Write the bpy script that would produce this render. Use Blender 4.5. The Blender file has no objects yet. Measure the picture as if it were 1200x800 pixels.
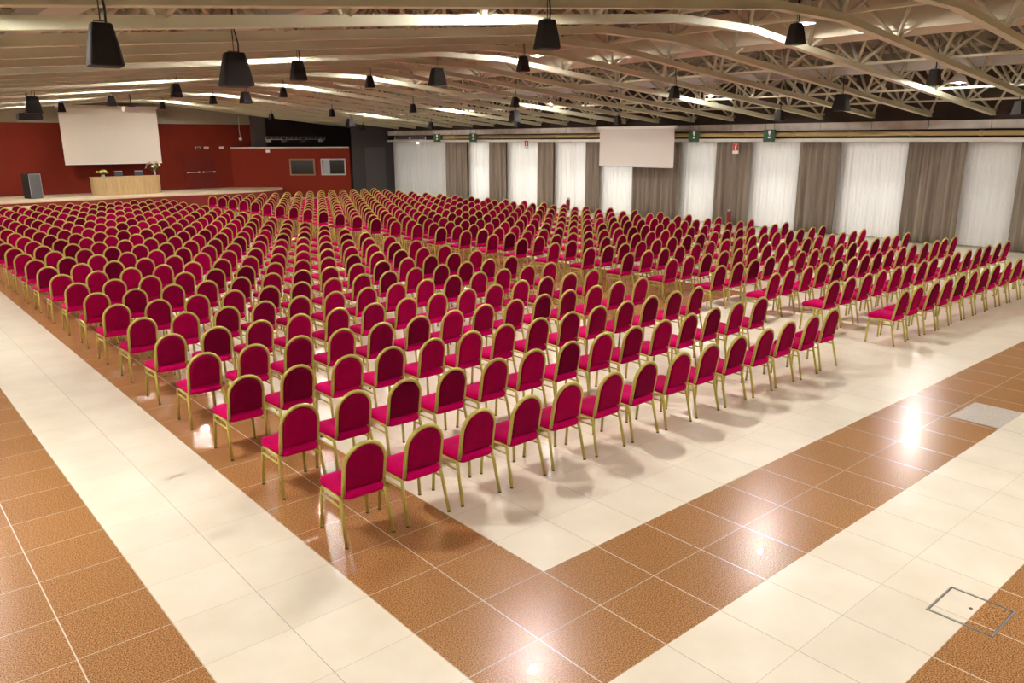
import bpy, bmesh, math, random
from mathutils import Vector, Matrix
random.seed(7)
C = bpy.context.scene.collection
PI = math.pi

# ------------------------------------------------------------------ materials
def srgb(r, g, b):
    f = lambda v: v / 12.92 if v <= .04045 else ((v + .055) / 1.055) ** 2.4
    return (f(r / 255), f(g / 255), f(b / 255), 1)

def mat(name, col, rough=.5, metal=0.0, **kw):
    m = bpy.data.materials.new(name); m.use_nodes = True
    b = m.node_tree.nodes['Principled BSDF']
    b.inputs['Base Color'].default_value = col if len(col) == 4 else (*col, 1)
    b.inputs['Roughness'].default_value = rough
    b.inputs['Metallic'].default_value = metal
    for k, v in kw.items():
        b.inputs[k].default_value = v
    return m

def nodes(m):
    return m.node_tree.nodes, m.node_tree.links, m.node_tree.nodes['Principled BSDF']

def noisy(m, c1, c2, scale=4.0, lo=.35, hi=.65, detail=4, vec='Object', stretch=(1, 1, 1)):
    n, l, b = nodes(m)
    tc = n.new('ShaderNodeTexCoord'); mp = n.new('ShaderNodeMapping'); mp.inputs['Scale'].default_value = stretch
    t = n.new('ShaderNodeTexNoise'); t.inputs['Scale'].default_value = scale; t.inputs['Detail'].default_value = detail
    r = n.new('ShaderNodeValToRGB'); r.color_ramp.elements[0].position = lo; r.color_ramp.elements[1].position = hi
    r.color_ramp.elements[0].color = (*c1[:3], 1); r.color_ramp.elements[1].color = (*c2[:3], 1)
    l.new(tc.outputs[vec], mp.inputs[0]); l.new(mp.outputs[0], t.inputs['Vector']); l.new(t.outputs['Fac'], r.inputs[0])
    l.new(r.outputs[0], b.inputs['Base Color'])
    return r

TILE = 0.6
def tile_mat(name, c1, c2, grout, scale, lo, hi, rough, gw):
    """polished 60 cm floor tiles: speckle or veins, thin joints, a slight tone per tile"""
    m = mat(name, c1, rough)
    n, l, b = nodes(m)
    g = n.new('ShaderNodeNewGeometry')
    sep = n.new('ShaderNodeSeparateXYZ'); l.new(g.outputs['Position'], sep.inputs[0])
    def math_(op, a, v=None):
        x = n.new('ShaderNodeMath'); x.operation = op
        if isinstance(a, (int, float)): x.inputs[0].default_value = a
        else: l.new(a, x.inputs[0])
        if v is not None:
            if isinstance(v, (int, float)): x.inputs[1].default_value = v
            else: l.new(v, x.inputs[1])
        return x.outputs[0]
    joints = []; cells = []
    for ax, w in (('X', gw[0]), ('Y', gw[1])):
        s = math_('DIVIDE', sep.outputs[ax], TILE)
        s = math_('ADD', s, 100.0)
        fr = math_('FRACT', s)
        d = math_('ABSOLUTE', math_('SUBTRACT', fr, .5))
        joints.append(math_('GREATER_THAN', d, .5 - w / TILE / 2))
        cells.append(math_('FLOOR', s))
    j = math_('MAXIMUM', joints[0], joints[1])
    cv = n.new('ShaderNodeCombineXYZ'); l.new(cells[0], cv.inputs[0]); l.new(cells[1], cv.inputs[1])
    wn = n.new('ShaderNodeTexWhiteNoise'); wn.noise_dimensions = '2D'; l.new(cv.outputs[0], wn.inputs['Vector'])
    t = n.new('ShaderNodeTexNoise'); t.inputs['Scale'].default_value = scale; t.inputs['Detail'].default_value = 3
    l.new(g.outputs['Position'], t.inputs['Vector'])
    r = n.new('ShaderNodeValToRGB'); r.color_ramp.elements[0].position = lo; r.color_ramp.elements[1].position = hi
    r.color_ramp.elements[0].color = c1; r.color_ramp.elements[1].color = c2
    l.new(t.outputs['Fac'], r.inputs[0])
    hs = n.new('ShaderNodeHueSaturation'); l.new(r.outputs[0], hs.inputs['Color'])
    l.new(math_('ADD', math_('MULTIPLY', wn.outputs['Value'], .07), .965), hs.inputs['Value'])
    mx = n.new('ShaderNodeMix'); mx.data_type = 'RGBA'
    l.new(j, mx.inputs['Factor']); l.new(hs.outputs[0], mx.inputs['A']); mx.inputs['B'].default_value = grout
    l.new(mx.outputs['Result'], b.inputs['Base Color'])
    b.inputs['Coat Weight'].default_value = .22
    b.inputs['Coat Roughness'].default_value = .02
    b.inputs['Specular IOR Level'].default_value = .35
    return m

M = {}
M['cream_tile'] = tile_mat('cream_tile', (.80, .71, .56, 1), (.88, .80, .66, 1), (.40, .35, .27, 1), 2.2, .3, .7, .3, (.0045, .0025))
M['brown_tile'] = tile_mat('brown_tile', (.20, .075, .018, 1), (.56, .29, .115, 1), (.70, .60, .46, 1), 110, .41, .59, .26, (.009, .005))
M['grey_tile'] = mat('grey_tile', (.55, .49, .42), .3)
noisy(M['grey_tile'], (.50, .43, .37), (.60, .55, .48), 30)
M['steel'] = mat('steel', (.62, .62, .60), .3, .9)
M['dark_steel'] = mat('dark_steel', (.12, .12, .11), .4, .6)
M['gold'] = mat('gold', (.56, .49, .12), .36, .45)
M['glide'] = mat('glide', (.10, .09, .05), .5)

def velvet(name, lo, hi, island=False):
    m = mat(name, lo, .75)
    n, l, b = nodes(m)
    if island:
        src = n.new('ShaderNodeAttribute'); src.attribute_name = 'nap'; s = src.outputs['Fac']
    else:
        src = n.new('ShaderNodeObjectInfo'); s = src.outputs['Random']
    r = n.new('ShaderNodeValToRGB'); r.color_ramp.elements[0].color = (*lo, 1); r.color_ramp.elements[1].color = (*hi, 1)
    l.new(s, r.inputs[0])
    g = n.new('ShaderNodeTexNoise'); g.inputs['Scale'].default_value = 9
    tc = n.new('ShaderNodeTexCoord'); l.new(tc.outputs['Object'], g.inputs['Vector'])
    mx = n.new('ShaderNodeHueSaturation'); l.new(r.outputs[0], mx.inputs['Color'])
    mm = n.new('ShaderNodeMath'); mm.operation = 'MULTIPLY_ADD'; l.new(g.outputs['Fac'], mm.inputs[0]); mm.inputs[1].default_value = .5; mm.inputs[2].default_value = .75
    l.new(mm.outputs[0], mx.inputs['Value'])
    l.new(mx.outputs[0], b.inputs['Base Color'])
    b.inputs['Sheen Weight'].default_value = .06
    b.inputs['Sheen Roughness'].default_value = .35
    b.inputs['Sheen Tint'].default_value = (.9, .1, .3, 1)
    b.inputs['Specular IOR Level'].default_value = .04
    return m
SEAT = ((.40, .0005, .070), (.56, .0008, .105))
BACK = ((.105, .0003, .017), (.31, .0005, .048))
M['velvet_seat'] = velvet('velvet_seat', *SEAT)
M['velvet_back'] = velvet('velvet_back', *BACK)
M['velvet_seat_far'] = velvet('velvet_seat_far', *SEAT, island=True)
M['velvet_back_far'] = velvet('velvet_back_far', *BACK, island=True)

M['chord'] = mat('chord', (.60, .555, .39), .55)
noisy(M['chord'], (.73, .72, .525), (.79, .78, .58), .6)
M['web'] = mat('web', (.60, .58, .43), .55)
M['tray'] = mat('tray', (.58, .56, .52), .5)
M['duct'] = mat('duct', (.50, .43, .31), .55)
noisy(M['duct'], (.70, .64, .48), (.78, .72, .55), 1.2)
M['roof'] = mat('roof', (.15, .125, .10), .9)
noisy(M['roof'], (.08, .065, .05), (.24, .20, .16), 1.6, .3, .7)
M['black'] = mat('black', (.012, .0085, .008), .8)
M['black_mesh'] = mat('black_mesh', (.03, .028, .026), .7)
M['cable'] = mat('cable', (.02, .02, .02), .6)
M['white_metal'] = mat('white_metal', (.80, .78, .74), .4)
M['reflector'] = mat('reflector', (.85, .83, .78), .35, .2)
M['red_wall'] = mat('red_wall', (.175, .020, .010), .8, **{'Specular IOR Level': .15})
noisy(M['red_wall'], (.16, .018, .009), (.185, .022, .011), .7)
M['booth_red'] = mat('booth_red', (.22, .024, .011), .75, **{'Specular IOR Level': .15})
M['beige_wall'] = mat('beige_wall', (.36, .31, .24), .8)
M['cream_wall'] = mat('cream_wall', (.72, .68, .60), .8)
M['dark_wall'] = mat('dark_wall', (.055, .045, .045), .7)
M['dark_panel'] = mat('dark_panel', (.085, .070, .070), .6)
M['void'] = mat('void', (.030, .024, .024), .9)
M['concrete'] = mat('concrete', (.48, .43, .38), .8)
noisy(M['concrete'], (.62, .57, .52), (.74, .69, .63), 3)
M['tan'] = mat('tan', (.46, .33, .14), .5)
M['brown_dark'] = mat('brown_dark', (.07, .05, .04), .8)
M['deck'] = mat('deck', (.80, .66, .46), .35)
noisy(M['deck'], (.76, .61, .41), (.84, .70, .50), 3, stretch=(1, 8, 1))
M['carpet'] = mat('carpet', (.26, .030, .030), .95)
M['oak'] = mat('oak', (.55, .38, .18), .45)
noisy(M['oak'], (.48, .32, .145), (.60, .43, .21), 3, .3, .7, stretch=(6, 6, .4))
M['screen'] = mat('screen', (.76, .67, .57), .9)
M['screen_white'] = mat('screen_white', (.70, .635, .585), .9)
M['drape'] = mat('drape', (.25, .20, .155), .9)
noisy(M['drape'], (.21, .165, .13), (.29, .235, .185), 2, stretch=(1, 8, .2))
M['green'] = mat('green', (.006, .065, .022), .4)
M['sign_white'] = mat('sign_white', (.85, .85, .82), .5)
M['sign_red'] = mat('sign_red', (.55, .02, .02), .4)
M['extinguisher_red'] = mat('extinguisher_red', (.22, .012, .02), .35)
M['pink_sign'] = mat('pink_sign', (.8, .5, .45), .4)
M['glass_dark'] = mat('glass_dark', (.012, .012, .014), .12)
M['frame_wood'] = mat('frame_wood', (.30, .18, .08), .5)
M['alu'] = mat('alu', (.55, .52, .50), .35, .4)
M['blind'] = mat('blind', (.38, .40, .46), .6)
M['leaf'] = mat('leaf', (.10, .22, .05), .6)
M['yellow'] = mat('yellow', (.80, .70, .06), .6)
M['petal'] = mat('petal', (.82, .74, .60), .6)
M['pink'] = mat('pink', (.75, .38, .30), .6)
M['vase'] = mat('vase', (.6, .62, .62), .15)
M['grey_plastic'] = mat('grey_plastic', (.10, .10, .115), .5)
M['orange'] = mat('orange', (.45, .12, .03), .6)

# translucent sheer
m = bpy.data.materials.new('sheer'); m.use_nodes = True
n, l = m.node_tree.nodes, m.node_tree.links
n.remove(n['Principled BSDF'])
d = n.new('ShaderNodeBsdfDiffuse'); d.inputs[0].default_value = (.84, .80, .75, 1)
t = n.new('ShaderNodeBsdfTranslucent'); t.inputs[0].default_value = (.84, .80, .75, 1)
x = n.new('ShaderNodeMixShader'); x.inputs[0].default_value = .42
l.new(d.outputs[0], x.inputs[1]); l.new(t.outputs[0], x.inputs[2]); l.new(x.outputs[0], n['Material Output'].inputs[0])
M['sheer'] = m
m = bpy.data.materials.new('pane'); m.use_nodes = True
n, l = m.node_tree.nodes, m.node_tree.links
n.remove(n['Principled BSDF'])
d = n.new('ShaderNodeBsdfTransparent'); d.inputs[0].default_value = (.93, .95, .95, 1)
t = n.new('ShaderNodeBsdfGlossy'); t.inputs['Roughness'].default_value = .02
x = n.new('ShaderNodeMixShader'); x.inputs[0].default_value = .06
l.new(d.outputs[0], x.inputs[1]); l.new(t.outputs[0], x.inputs[2]); l.new(x.outputs[0], n['Material Output'].inputs[0])
M['pane'] = m

def emit(name, col, s):
    m = bpy.data.materials.new(name); m.use_nodes = True
    b = m.node_tree.nodes['Principled BSDF']
    b.inputs['Base Color'].default_value = (.8, .8, .8, 1)
    b.inputs['Emission Color'].default_value = (*col, 1); b.inputs['Emission Strength'].default_value = s
    return m
LAMP = 9200.0
M['lamp'] = emit('lamp', (1, .96, .90), LAMP)
M['emergency'] = emit('emergency', (1, .95, .85), 6)

# ------------------------------------------------------------------ mesh helpers
def box(bm, x0, x1, y0, y1, z0, z1, mi=0):
    v = [bm.verts.new(p) for p in ((x0, y0, z0), (x1, y0, z0), (x1, y1, z0), (x0, y1, z0), (x0, y0, z1), (x1, y0, z1), (x1, y1, z1), (x0, y1, z1))]
    for f in ((3, 2, 1, 0), (4, 5, 6, 7), (0, 1, 5, 4), (1, 2, 6, 5), (2, 3, 7, 6), (3, 0, 4, 7)):
        bm.faces.new([v[i] for i in f]).material_index = mi

def obox(bm, P, Q, width, z0, z1, off=0.0):
    """a wall-like box from plan point P to Q, 'width' thick to the left side, shifted by off along its normal"""
    P, Q = Vector(P), Vector(Q); d = (Q - P).normalized(); nn = Vector((-d.y, d.x))
    a, b = P + nn * off, Q + nn * off; c, e = b + nn * width, a + nn * width
    v = [bm.verts.new((p.x, p.y, z)) for z in (z0, z1) for p in (a, b, c, e)]
    for f in ((3, 2, 1, 0), (4, 5, 6, 7), (0, 1, 5, 4), (1, 2, 6, 5), (2, 3, 7, 6), (3, 0, 4, 7)):
        bm.faces.new([v[i] for i in f])

def tube(bm, pts, r, seg=8, cap=True, mi=0, flat=None):
    pts = [Vector(p) for p in pts]; rings = []
    up0 = None
    for i, p in enumerate(pts):
        a = pts[max(i - 1, 0)]; b = pts[min(i + 1, len(pts) - 1)]
        t = (b - a).normalized()
        if up0 is None:
            up0 = t.orthogonal().normalized()
        u = (up0 - t * up0.dot(t)).normalized(); up0 = u; w = t.cross(u)
        rr = r[i] if isinstance(r, (list, tuple)) else r
        rings.append([bm.verts.new(p + (u * math.cos(2 * PI * k / seg) + w * math.sin(2 * PI * k / seg)) * rr) for k in range(seg)])
    for i in range(len(rings) - 1):
        for k in range(seg):
            f = bm.faces.new((rings[i][k], rings[i][(k + 1) % seg], rings[i + 1][(k + 1) % seg], rings[i + 1][k])); f.smooth = seg > 4; f.material_index = mi
    if cap:
        bm.faces.new(rings[0][::-1]).material_index = mi; bm.faces.new(rings[-1]).material_index = mi

def beam(bm, a, b, w, h, mi=0):
    """rectangular bar from a to b: w across (horizontal), h tall, a/b on the centre of its underside"""
    a, b = Vector(a), Vector(b); t = (b - a).normalized(); s = t.cross(Vector((0, 0, 1))).normalized() * (w / 2); u = s.cross(t).normalized() * h
    v = [bm.verts.new(p + q) for p in (a, b) for q in (-s, s, s + u, -s + u)]
    for f in ((0, 1, 2, 3), (7, 6, 5, 4), (0, 4, 5, 1), (1, 5, 6, 2), (2, 6, 7, 3), (3, 7, 4, 0)):
        bm.faces.new([v[i] for i in f]).material_index = mi

def loft(bm, rings, close=True, smooth=True, mi=0):
    R = [[bm.verts.new(p) for p in r] for r in rings]; n = len(R[0])
    for i in range(len(R) - 1):
        for k in range(n):
            f = bm.faces.new((R[i][k], R[i][(k + 1) % n], R[i + 1][(k + 1) % n], R[i + 1][k])); f.smooth = smooth; f.material_index = mi
    if close:
        for ring, rev in ((R[0], True), (R[-1], False)):
            f = bm.faces.new(ring[::-1] if rev else ring); f.smooth = False; f.material_index = mi

def lathe(bm, prof, cx=0, cy=0, cz=0, seg=20, mi=0):
    loft(bm, [[(cx + r * math.cos(2 * PI * k / seg), cy + r * math.sin(2 * PI * k / seg), cz + z) for k in range(seg)] for r, z in prof], mi=mi)

def obj(name, bm, ms, parent=None, recalc=True):
    if recalc: bmesh.ops.recalc_face_normals(bm, faces=bm.faces)
    me = bpy.data.meshes.new(name); bm.to_mesh(me); bm.free()
    for q in (ms if isinstance(ms, (list, tuple)) else [ms]): me.materials.append(M[q])
    o = bpy.data.objects.new(name, me); C.objects.link(o)
    if parent: o.parent = parent
    return o

def tag(o, label, cat, group=None, kind=None):
    o['label'] = label; o['category'] = cat
    if group: o['group'] = group
    if kind: o['kind'] = kind
    return o

def thing(name, label, cat, loc=(0, 0, 0), rz=0, group=None):
    o = bpy.data.objects.new(name, None); C.objects.link(o); o.empty_display_size = .1
    o.location = loc; o.rotation_euler = (0, 0, rz)
    return tag(o, label, cat, group)

def struct(name, bm, ms, label=None, parent=None):
    o = obj(name, bm, ms, parent)
    if parent is None:
        o['kind'] = 'structure'; o['category'] = name.split('_')[0]
        if label: o['label'] = label
    return o

def dup(root, loc, rz, label, group=None):
    r = root.copy(); C.objects.link(r); r.location = loc; r.rotation_euler = (0, 0, rz); r['label'] = label
    if group: r['group'] = group
    for ch in list(root.children):
        c = ch.copy(); C.objects.link(c); c.parent = r
        for g in ch.children:
            e = g.copy(); C.objects.link(e); e.parent = c
    return r

ORD = ['', 'first', 'second', 'third', 'fourth', 'fifth', 'sixth', 'seventh', 'eighth', 'ninth', 'tenth', 'eleventh', 'twelfth', 'thirteenth', 'fourteenth', 'fifteenth', 'sixteenth', 'seventeenth', 'eighteenth', 'nineteenth', 'twentieth', 'twenty-first', 'twenty-second', 'twenty-third', 'twenty-fourth', 'twenty-fifth', 'twenty-sixth', 'twenty-seventh', 'twenty-eighth', 'twenty-ninth', 'thirtieth', 'thirty-first', 'thirty-second']

# ------------------------------------------------------------------ camera
CAM = Vector((-3.7060, -3.9523, 3.2453)); F = 913.297
yaw, pitch, roll = math.radians(-40.64209), math.radians(14.495857), math.radians(-.200836)
cd = Vector((-math.sin(yaw) * math.cos(pitch), math.cos(yaw) * math.cos(pitch), -math.sin(pitch)))
cr = Vector((math.cos(yaw), math.sin(yaw), 0)); cu = cr.cross(cd)
r2 = cr * math.cos(roll) + cu * math.sin(roll); u2 = cu * math.cos(roll) - cr * math.sin(roll)
cam = bpy.data.cameras.new('camera'); co = bpy.data.objects.new('camera', cam); C.objects.link(co)
mw = Matrix.Identity(4)
for i in range(3):
    mw[i][0], mw[i][1], mw[i][2], mw[i][3] = r2[i], u2[i], -cd[i], CAM[i]
co.matrix_world = mw
cam.sensor_width = 36; cam.lens = F / 1200 * 36; cam.clip_end = 200
bpy.context.scene.camera = co

# ------------------------------------------------------------------ the hall
XL, XR, YR, YS = -5.3, 22.9, -9.0, 42.3
# floor: concentric bands of cream and brown tiles
xs = [XL, -3.6, -2.4, -1.2, 0, 6.6, 11.1, XR]; ys = [YR, -3.6, -2.4, -1.2, 0, 5.4, YS]
bm = bmesh.new()
for i in range(len(xs) - 1):
    for j in range(len(ys) - 1):
        cx, cy = (xs[i] + xs[i + 1]) / 2, (ys[j] + ys[j + 1]) / 2
        u = min(cx, cy)                       # L-shaped rings around the corner at the origin
        if u < -3.6: k = 1
        elif u < -2.4: k = 1
        elif u < -1.2: k = 0
        elif u < 0: k = 1
        else: k = 1 if (cx > 6.6 and cx < 11.1 and cy > 5.4) else 0
        vs = [bm.verts.new(p) for p in ((xs[i], ys[j], 0), (xs[i + 1], ys[j], 0), (xs[i + 1], ys[j + 1], 0), (xs[i], ys[j + 1], 0))]
        bm.faces.new(vs).material_index = k
bmesh.ops.remove_doubles(bm, verts=bm.verts, dist=1e-4)
struct('floor', bm, ['cream_tile', 'brown_tile'], 'polished floor of cream and speckled brown tile bands')

def chord_z(x):
    if x > 9.7: return 5.16 - (x - 9.7) * .0985
    if x < 7.6: return 5.16 - (7.6 - x) * .0935
    return 5.16
# roof deck
bm = bmesh.new()
prof = [(XL, chord_z(XL) + 1.42), (7.6, 6.58), (9.7, 6.58), (XR + .3, chord_z(XR) + 1.42)]
lo = [[bm.verts.new((x_, y_, z_)) for x_, z_ in prof] for y_ in (YR - .2, YS + .2)]
hi = [[bm.verts.new((x_, y_, z_ + .2)) for x_, z_ in prof] for y_ in (YR - .2, YS + .2)]
for i in range(3):
    bm.faces.new((lo[0][i], lo[0][i + 1], lo[1][i + 1], lo[1][i])); bm.faces.new((hi[0][i], hi[1][i], hi[1][i + 1], hi[0][i + 1]))
struct('ceiling', bm, 'roof', 'dark underside of the roof above the trusses')
# walls
bm = bmesh.new(); box(bm, XL - .2, XL, YR - .2, YS + .2, 0, 5.6); struct('wall_left', bm, 'cream_wall')
bm = bmesh.new(); box(bm, XL, XR, YR - .2, YR, 0, 6.7); struct('wall_near', bm, 'cream_wall')
bm = bmesh.new(); box(bm, XL, 15.65, YS, YS + .2, 0, 4.17); struct('wall_stage', bm, 'red_wall', 'dark red wall behind the stage')
bm = bmesh.new(); box(bm, XL, 15.65, YS - .04, YS + .2, 4.17, 6.7)
for x_ in [-3 + 2.3 * k for k in range(8)]: box(bm, x_, x_ + .025, YS - .05, YS - .04, 4.17, 4.9)
struct('wall_stage_top', bm, 'beige_wall', 'beige band above the red stage wall')
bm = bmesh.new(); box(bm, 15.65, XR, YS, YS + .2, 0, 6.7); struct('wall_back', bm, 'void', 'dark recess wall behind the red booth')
bm = bmesh.new(); box(bm, 15.65, 16.35, YS - .6, YS, 0, 5.6); struct('pillar_back', bm, 'dark_panel', 'grey pillar standing in the dark recess')

# curtain wall with window openings behind the sheers
YE = [37.62, 32.03, 30.18, 28.37, 26.93, 24.52, 23.46, 21.34, 20.51, 18.54, 16.04, 14.42, 12.85, 10.90, 9.37, 7.16, 5.46, 4.01, 2.5]
sheers = [(YE[i + 1], YE[i]) for i in range(0, 18, 2)]
drapes = [(YE[i + 1], YE[i]) for i in range(1, 18, 2)]
bm = bmesh.new()
edges = sorted([(a + .12, b - .12) for a, b in sheers])
prev = YR
for a, b in edges:
    box(bm, XR, XR + .25, prev, a, 0, 3.0); prev = b
box(bm, XR, XR + .25, prev, YS, 0, 3.0)
box(bm, XR, XR + .25, YR, YS, 3.0, 5.4); box(bm, XR, XR + .25, YR, YS, -.1, .12)
struct('wall_right', bm, 'brown_dark', 'window wall behind the curtains')
for i, (a, b) in enumerate(edges):
    bm = bmesh.new(); x0, x1 = XR + .05, XR + .12
    w = .07
    box(bm, x0, x1, a, b, .12, .12 + w); box(bm, x0, x1, a, b, 3.0 - w, 3.0); box(bm, x0, x1, a, b, 2.02, 2.02 + w + .03)
    nm = max(1, round((b - a) / 1.25))
    for k in range(nm + 1):
        y_ = a + (b - a) * k / nm; y_ = min(max(y_, a + w / 2), b - w / 2)
        box(bm, x0, x1, y_ - w / 2, y_ + w / 2, .12 + w, 3.0 - w)
    wo = struct(f'window_{i + 1}', bm, 'brown_dark', 'window behind a white sheer curtain')
    bm = bmesh.new(); box(bm, x0 + .03, x0 + .036, a + .02, b - .02, .14, 2.98)
    obj('pane', bm, 'pane', wo)
    L = bpy.data.lights.new('daylight', 'AREA'); L.shape = 'RECTANGLE'; L.size = 2.9; L.size_y = b - a
    L.energy = 9.6 * (b - a) * 2.9 * ([.38, .85, .95, 1.05, 1.15, 1.15, 1.2, 1.3, .14][i]); L.color = (1, .965, .92)
    lo_ = bpy.data.objects.new('daylight', L); C.objects.link(lo_); lo_.location = (XR + .9, (a + b) / 2, 1.55); lo_.rotation_euler = (0, PI / 2, 0)

# curtains
def curtain(y0, y1, x, z0, z1, amp, per, seed, thick=.006):
    rnd = random.Random(seed); bm = bmesh.new(); n = max(8, int((y1 - y0) / per * 8)); cols = []
    ph = rnd.random() * 6; fr = [rnd.uniform(.8, 1.25) for _ in range(4)]
    zz = [z0, z0 + .5, (z0 + z1) / 2, z1 - .5, z1]
    for k in range(n + 1):
        y = y0 + (y1 - y0) * k / n; s = 2 * PI * (y - y0) / per
        col = []
        for q, z in enumerate(zz):
            a = amp * (1.15, 1.1, 1, .9, .75)[q]
            dx = a * (.62 * math.sin(s * fr[0] + ph) + .38 * math.sin(s * .53 * fr[1] + ph * 2 + .12 * q) + .25 * math.sin(s * .19 * fr[2]))
            col.append((x + dx, y, z))
        cols.append(col)
    V = [[bm.verts.new(p) for p in c] for c in cols]
    W = [[bm.verts.new((p[0] + thick, p[1], p[2])) for p in c] for c in cols]
    for k in range(n):
        for q in range(4):
            f = bm.faces.new((V[k][q], V[k][q + 1], V[k + 1][q + 1], V[k + 1][q])); f.smooth = True
            if thick:
                f = bm.faces.new((W[k][q], W[k + 1][q], W[k + 1][q + 1], W[k][q + 1])); f.smooth = True
        if thick:
            bm.faces.new((V[k][0], V[k + 1][0], W[k + 1][0], W[k][0])); bm.faces.new((V[k][4], W[k][4], W[k + 1][4], V[k + 1][4]))
    if not thick:
        for c in W:
            for v in c: bm.verts.remove(v)
    return bm
SH = ['wide white sheer curtain in the far corner beside the dark wall',
      'white sheer curtain second from the far corner of the window wall',
      'bright white sheer curtain third from the far corner, beyond the fire extinguisher',
      'bright white sheer curtain behind the fire extinguisher, fourth from the far corner',
      'white sheer curtain hanging below the left half of the suspended screen',
      'white sheer curtain just right of the suspended screen, under a green sign',
      'white sheer curtain under the green exit sign nearest the camera',
      'wide white sheer curtain between the two widest brown drapes at right',
      'greyish white sheer curtain nearest the camera, at the right edge']
DR = ['brown drape nearest the far corner, beside the wide grey sheer',
      'brown drape second from the far corner of the window wall',
      'narrow brown drape third from the far corner, left of the fire extinguisher',
      'narrow brown drape fourth from the far corner, left of the suspended screen',
      'wide brown drape hanging behind and below the suspended screen',
      'brown drape with a red fire extinguisher sign in front of it',
      'brown drape second widest, right of the green exit signs',
      'widest brown drape, nearest full drape at the right of the window wall',
      'brown drape cut by the right edge of the view']
for i, (a, b) in enumerate(sheers):
    tag(obj('sheer_curtain', curtain(a - .16, b + .16, 22.66, .04, 3.14, .028, .16, 10 + i, 0), 'sheer', recalc=False), SH[i], 'curtain', 'white sheer curtains on the window wall')
for i, (a, b) in enumerate(drapes):
    tag(obj('drape', curtain(a, b, 22.44, .03, 3.14, .11, .27, 40 + i), 'drape'), DR[i], 'curtain', 'brown drapes on the window wall')
# pelmet, pipe, concrete beam
bm = bmesh.new(); box(bm, 22.3, XR, -2, 37.9, 3.145, 3.26); tag(obj('curtain_rail', bm, 'white_metal'), 'long white pelmet rail that carries the curtains along the window wall', 'rail')
bm = bmesh.new(); tube(bm, [(22.28, -2, 3.40), (22.28, 30.9, 3.40)], .075, 12); tube(bm, [(22.28, 30.9, 3.40), (22.28, 32.0, 3.40)], .10, 12)
for k in range(17): tube(bm, [(22.28, -1 + 2 * k, 3.40), (22.28, -.9 + 2 * k, 3.40)], .09, 12)
tag(obj('pipe', bm, 'tan'), 'long tan pipe running along the wall above the curtains', 'pipe')
bm = bmesh.new()
for k in range(-4, 22):
    y_ = 1.31 + 1.775 * k; box(bm, 22.42, XR, y_ + .012, min(y_ + 1.763, YS), 3.53, 3.78)
struct('trim_1', bm, 'concrete', 'grey concrete beam in blocks above the tan pipe')

# ------------------------------------------------------------------ roof trusses
NX = [9.7 + 2.12 * k for k in range(1, 7)]; NL = [7.6 - 2.12 * k for k in range(6, 0, -1)]
NODES = NL + [7.6, 9.7] + NX
def truss():
    t = thing('roof_truss', '', 'truss')
    bm = bmesh.new(); pts = [(-5.25, 0, chord_z(-5.25))] + [(x_, 0, chord_z(x_)) for x_ in (7.6, 9.7)] + [(22.45, 0, chord_z(22.45))]
    w = .055
    lo = [[bm.verts.new((x_, s * w, z_)) for s in (-1, 1)] + [bm.verts.new((x_, s * w, z_ + .12)) for s in (1, -1)] for x_, _, z_ in pts]
    for i in range(3):
        for k in range(4):
            bm.faces.new((lo[i][k], lo[i][(k + 1) % 4], lo[i + 1][(k + 1) % 4], lo[i + 1][k]))
    bm.faces.new(lo[0]); bm.faces.new(lo[-1])
    # thin lower flange lip
    fl = [[bm.verts.new((x_, s * (w + .022), z_ - .012)) for s in (-1, 1)] + [bm.verts.new((x_, s * (w + .022), z_ + .001)) for s in (1, -1)] for x_, _, z_ in pts]
    for i in range(3):
        for k in range(4):
            bm.faces.new((fl[i][k], fl[i][(k + 1) % 4], fl[i + 1][(k + 1) % 4], fl[i + 1][k]))
    bm.faces.new(fl[0]); bm.faces.new(fl[-1])
    obj('bottom_chord', bm, 'chord', t)
    bm = bmesh.new()
    for x_ in NODES:
        z_ = chord_z(x_) + .12
        for sx in (-1, 1):
            for sy in (-1, 1):
                xx = x_ + 1.06 * sx
                if xx > 22.8 or xx < -5.2: continue
                tube(bm, [(x_ + .06 * sx, .03 * sy, z_), (xx, .8875 * sy, chord_z(xx) + 1.22)], .036, 6)
        box(bm, x_ - .13, x_ + .13, -.05, .05, z_ - .01, z_ + .07)
    obj('web_bracing', bm, 'web', t)
    bm = bmesh.new()
    for i in range(len(NODES) - 1):
        a, b = NODES[i] + 1.06, NODES[i + 1] + 1.06
        if b > 22.8: b = 22.8
        beam(bm, (a, .8875, chord_z(a) + 1.22), (b, .8875, chord_z(b) + 1.22), .07, .10)
    obj('top_chord', bm, 'web', t)
    return t
TY = [1.31 + 1.775 * k for k in range(-4, 23)]
t0 = truss(); vis = 0
for i, y_ in enumerate(TY):
    k = i - 3                       # k = 1 is the truss whose chord crosses the top edge of the view
    lab = 'cream kinked roof truss with V-shaped webs, %s from the camera' % ORD[k] if k >= 1 else 'cream roof truss overhead behind the top edge of the view, %s back' % ORD[4 - i]
    r = t0 if i == 0 else dup(t0, (0, y_, 0), 0, lab)
    r.location = (0, y_, 0); r['label'] = lab; r['group'] = 'roof trusses across the hall'
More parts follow.
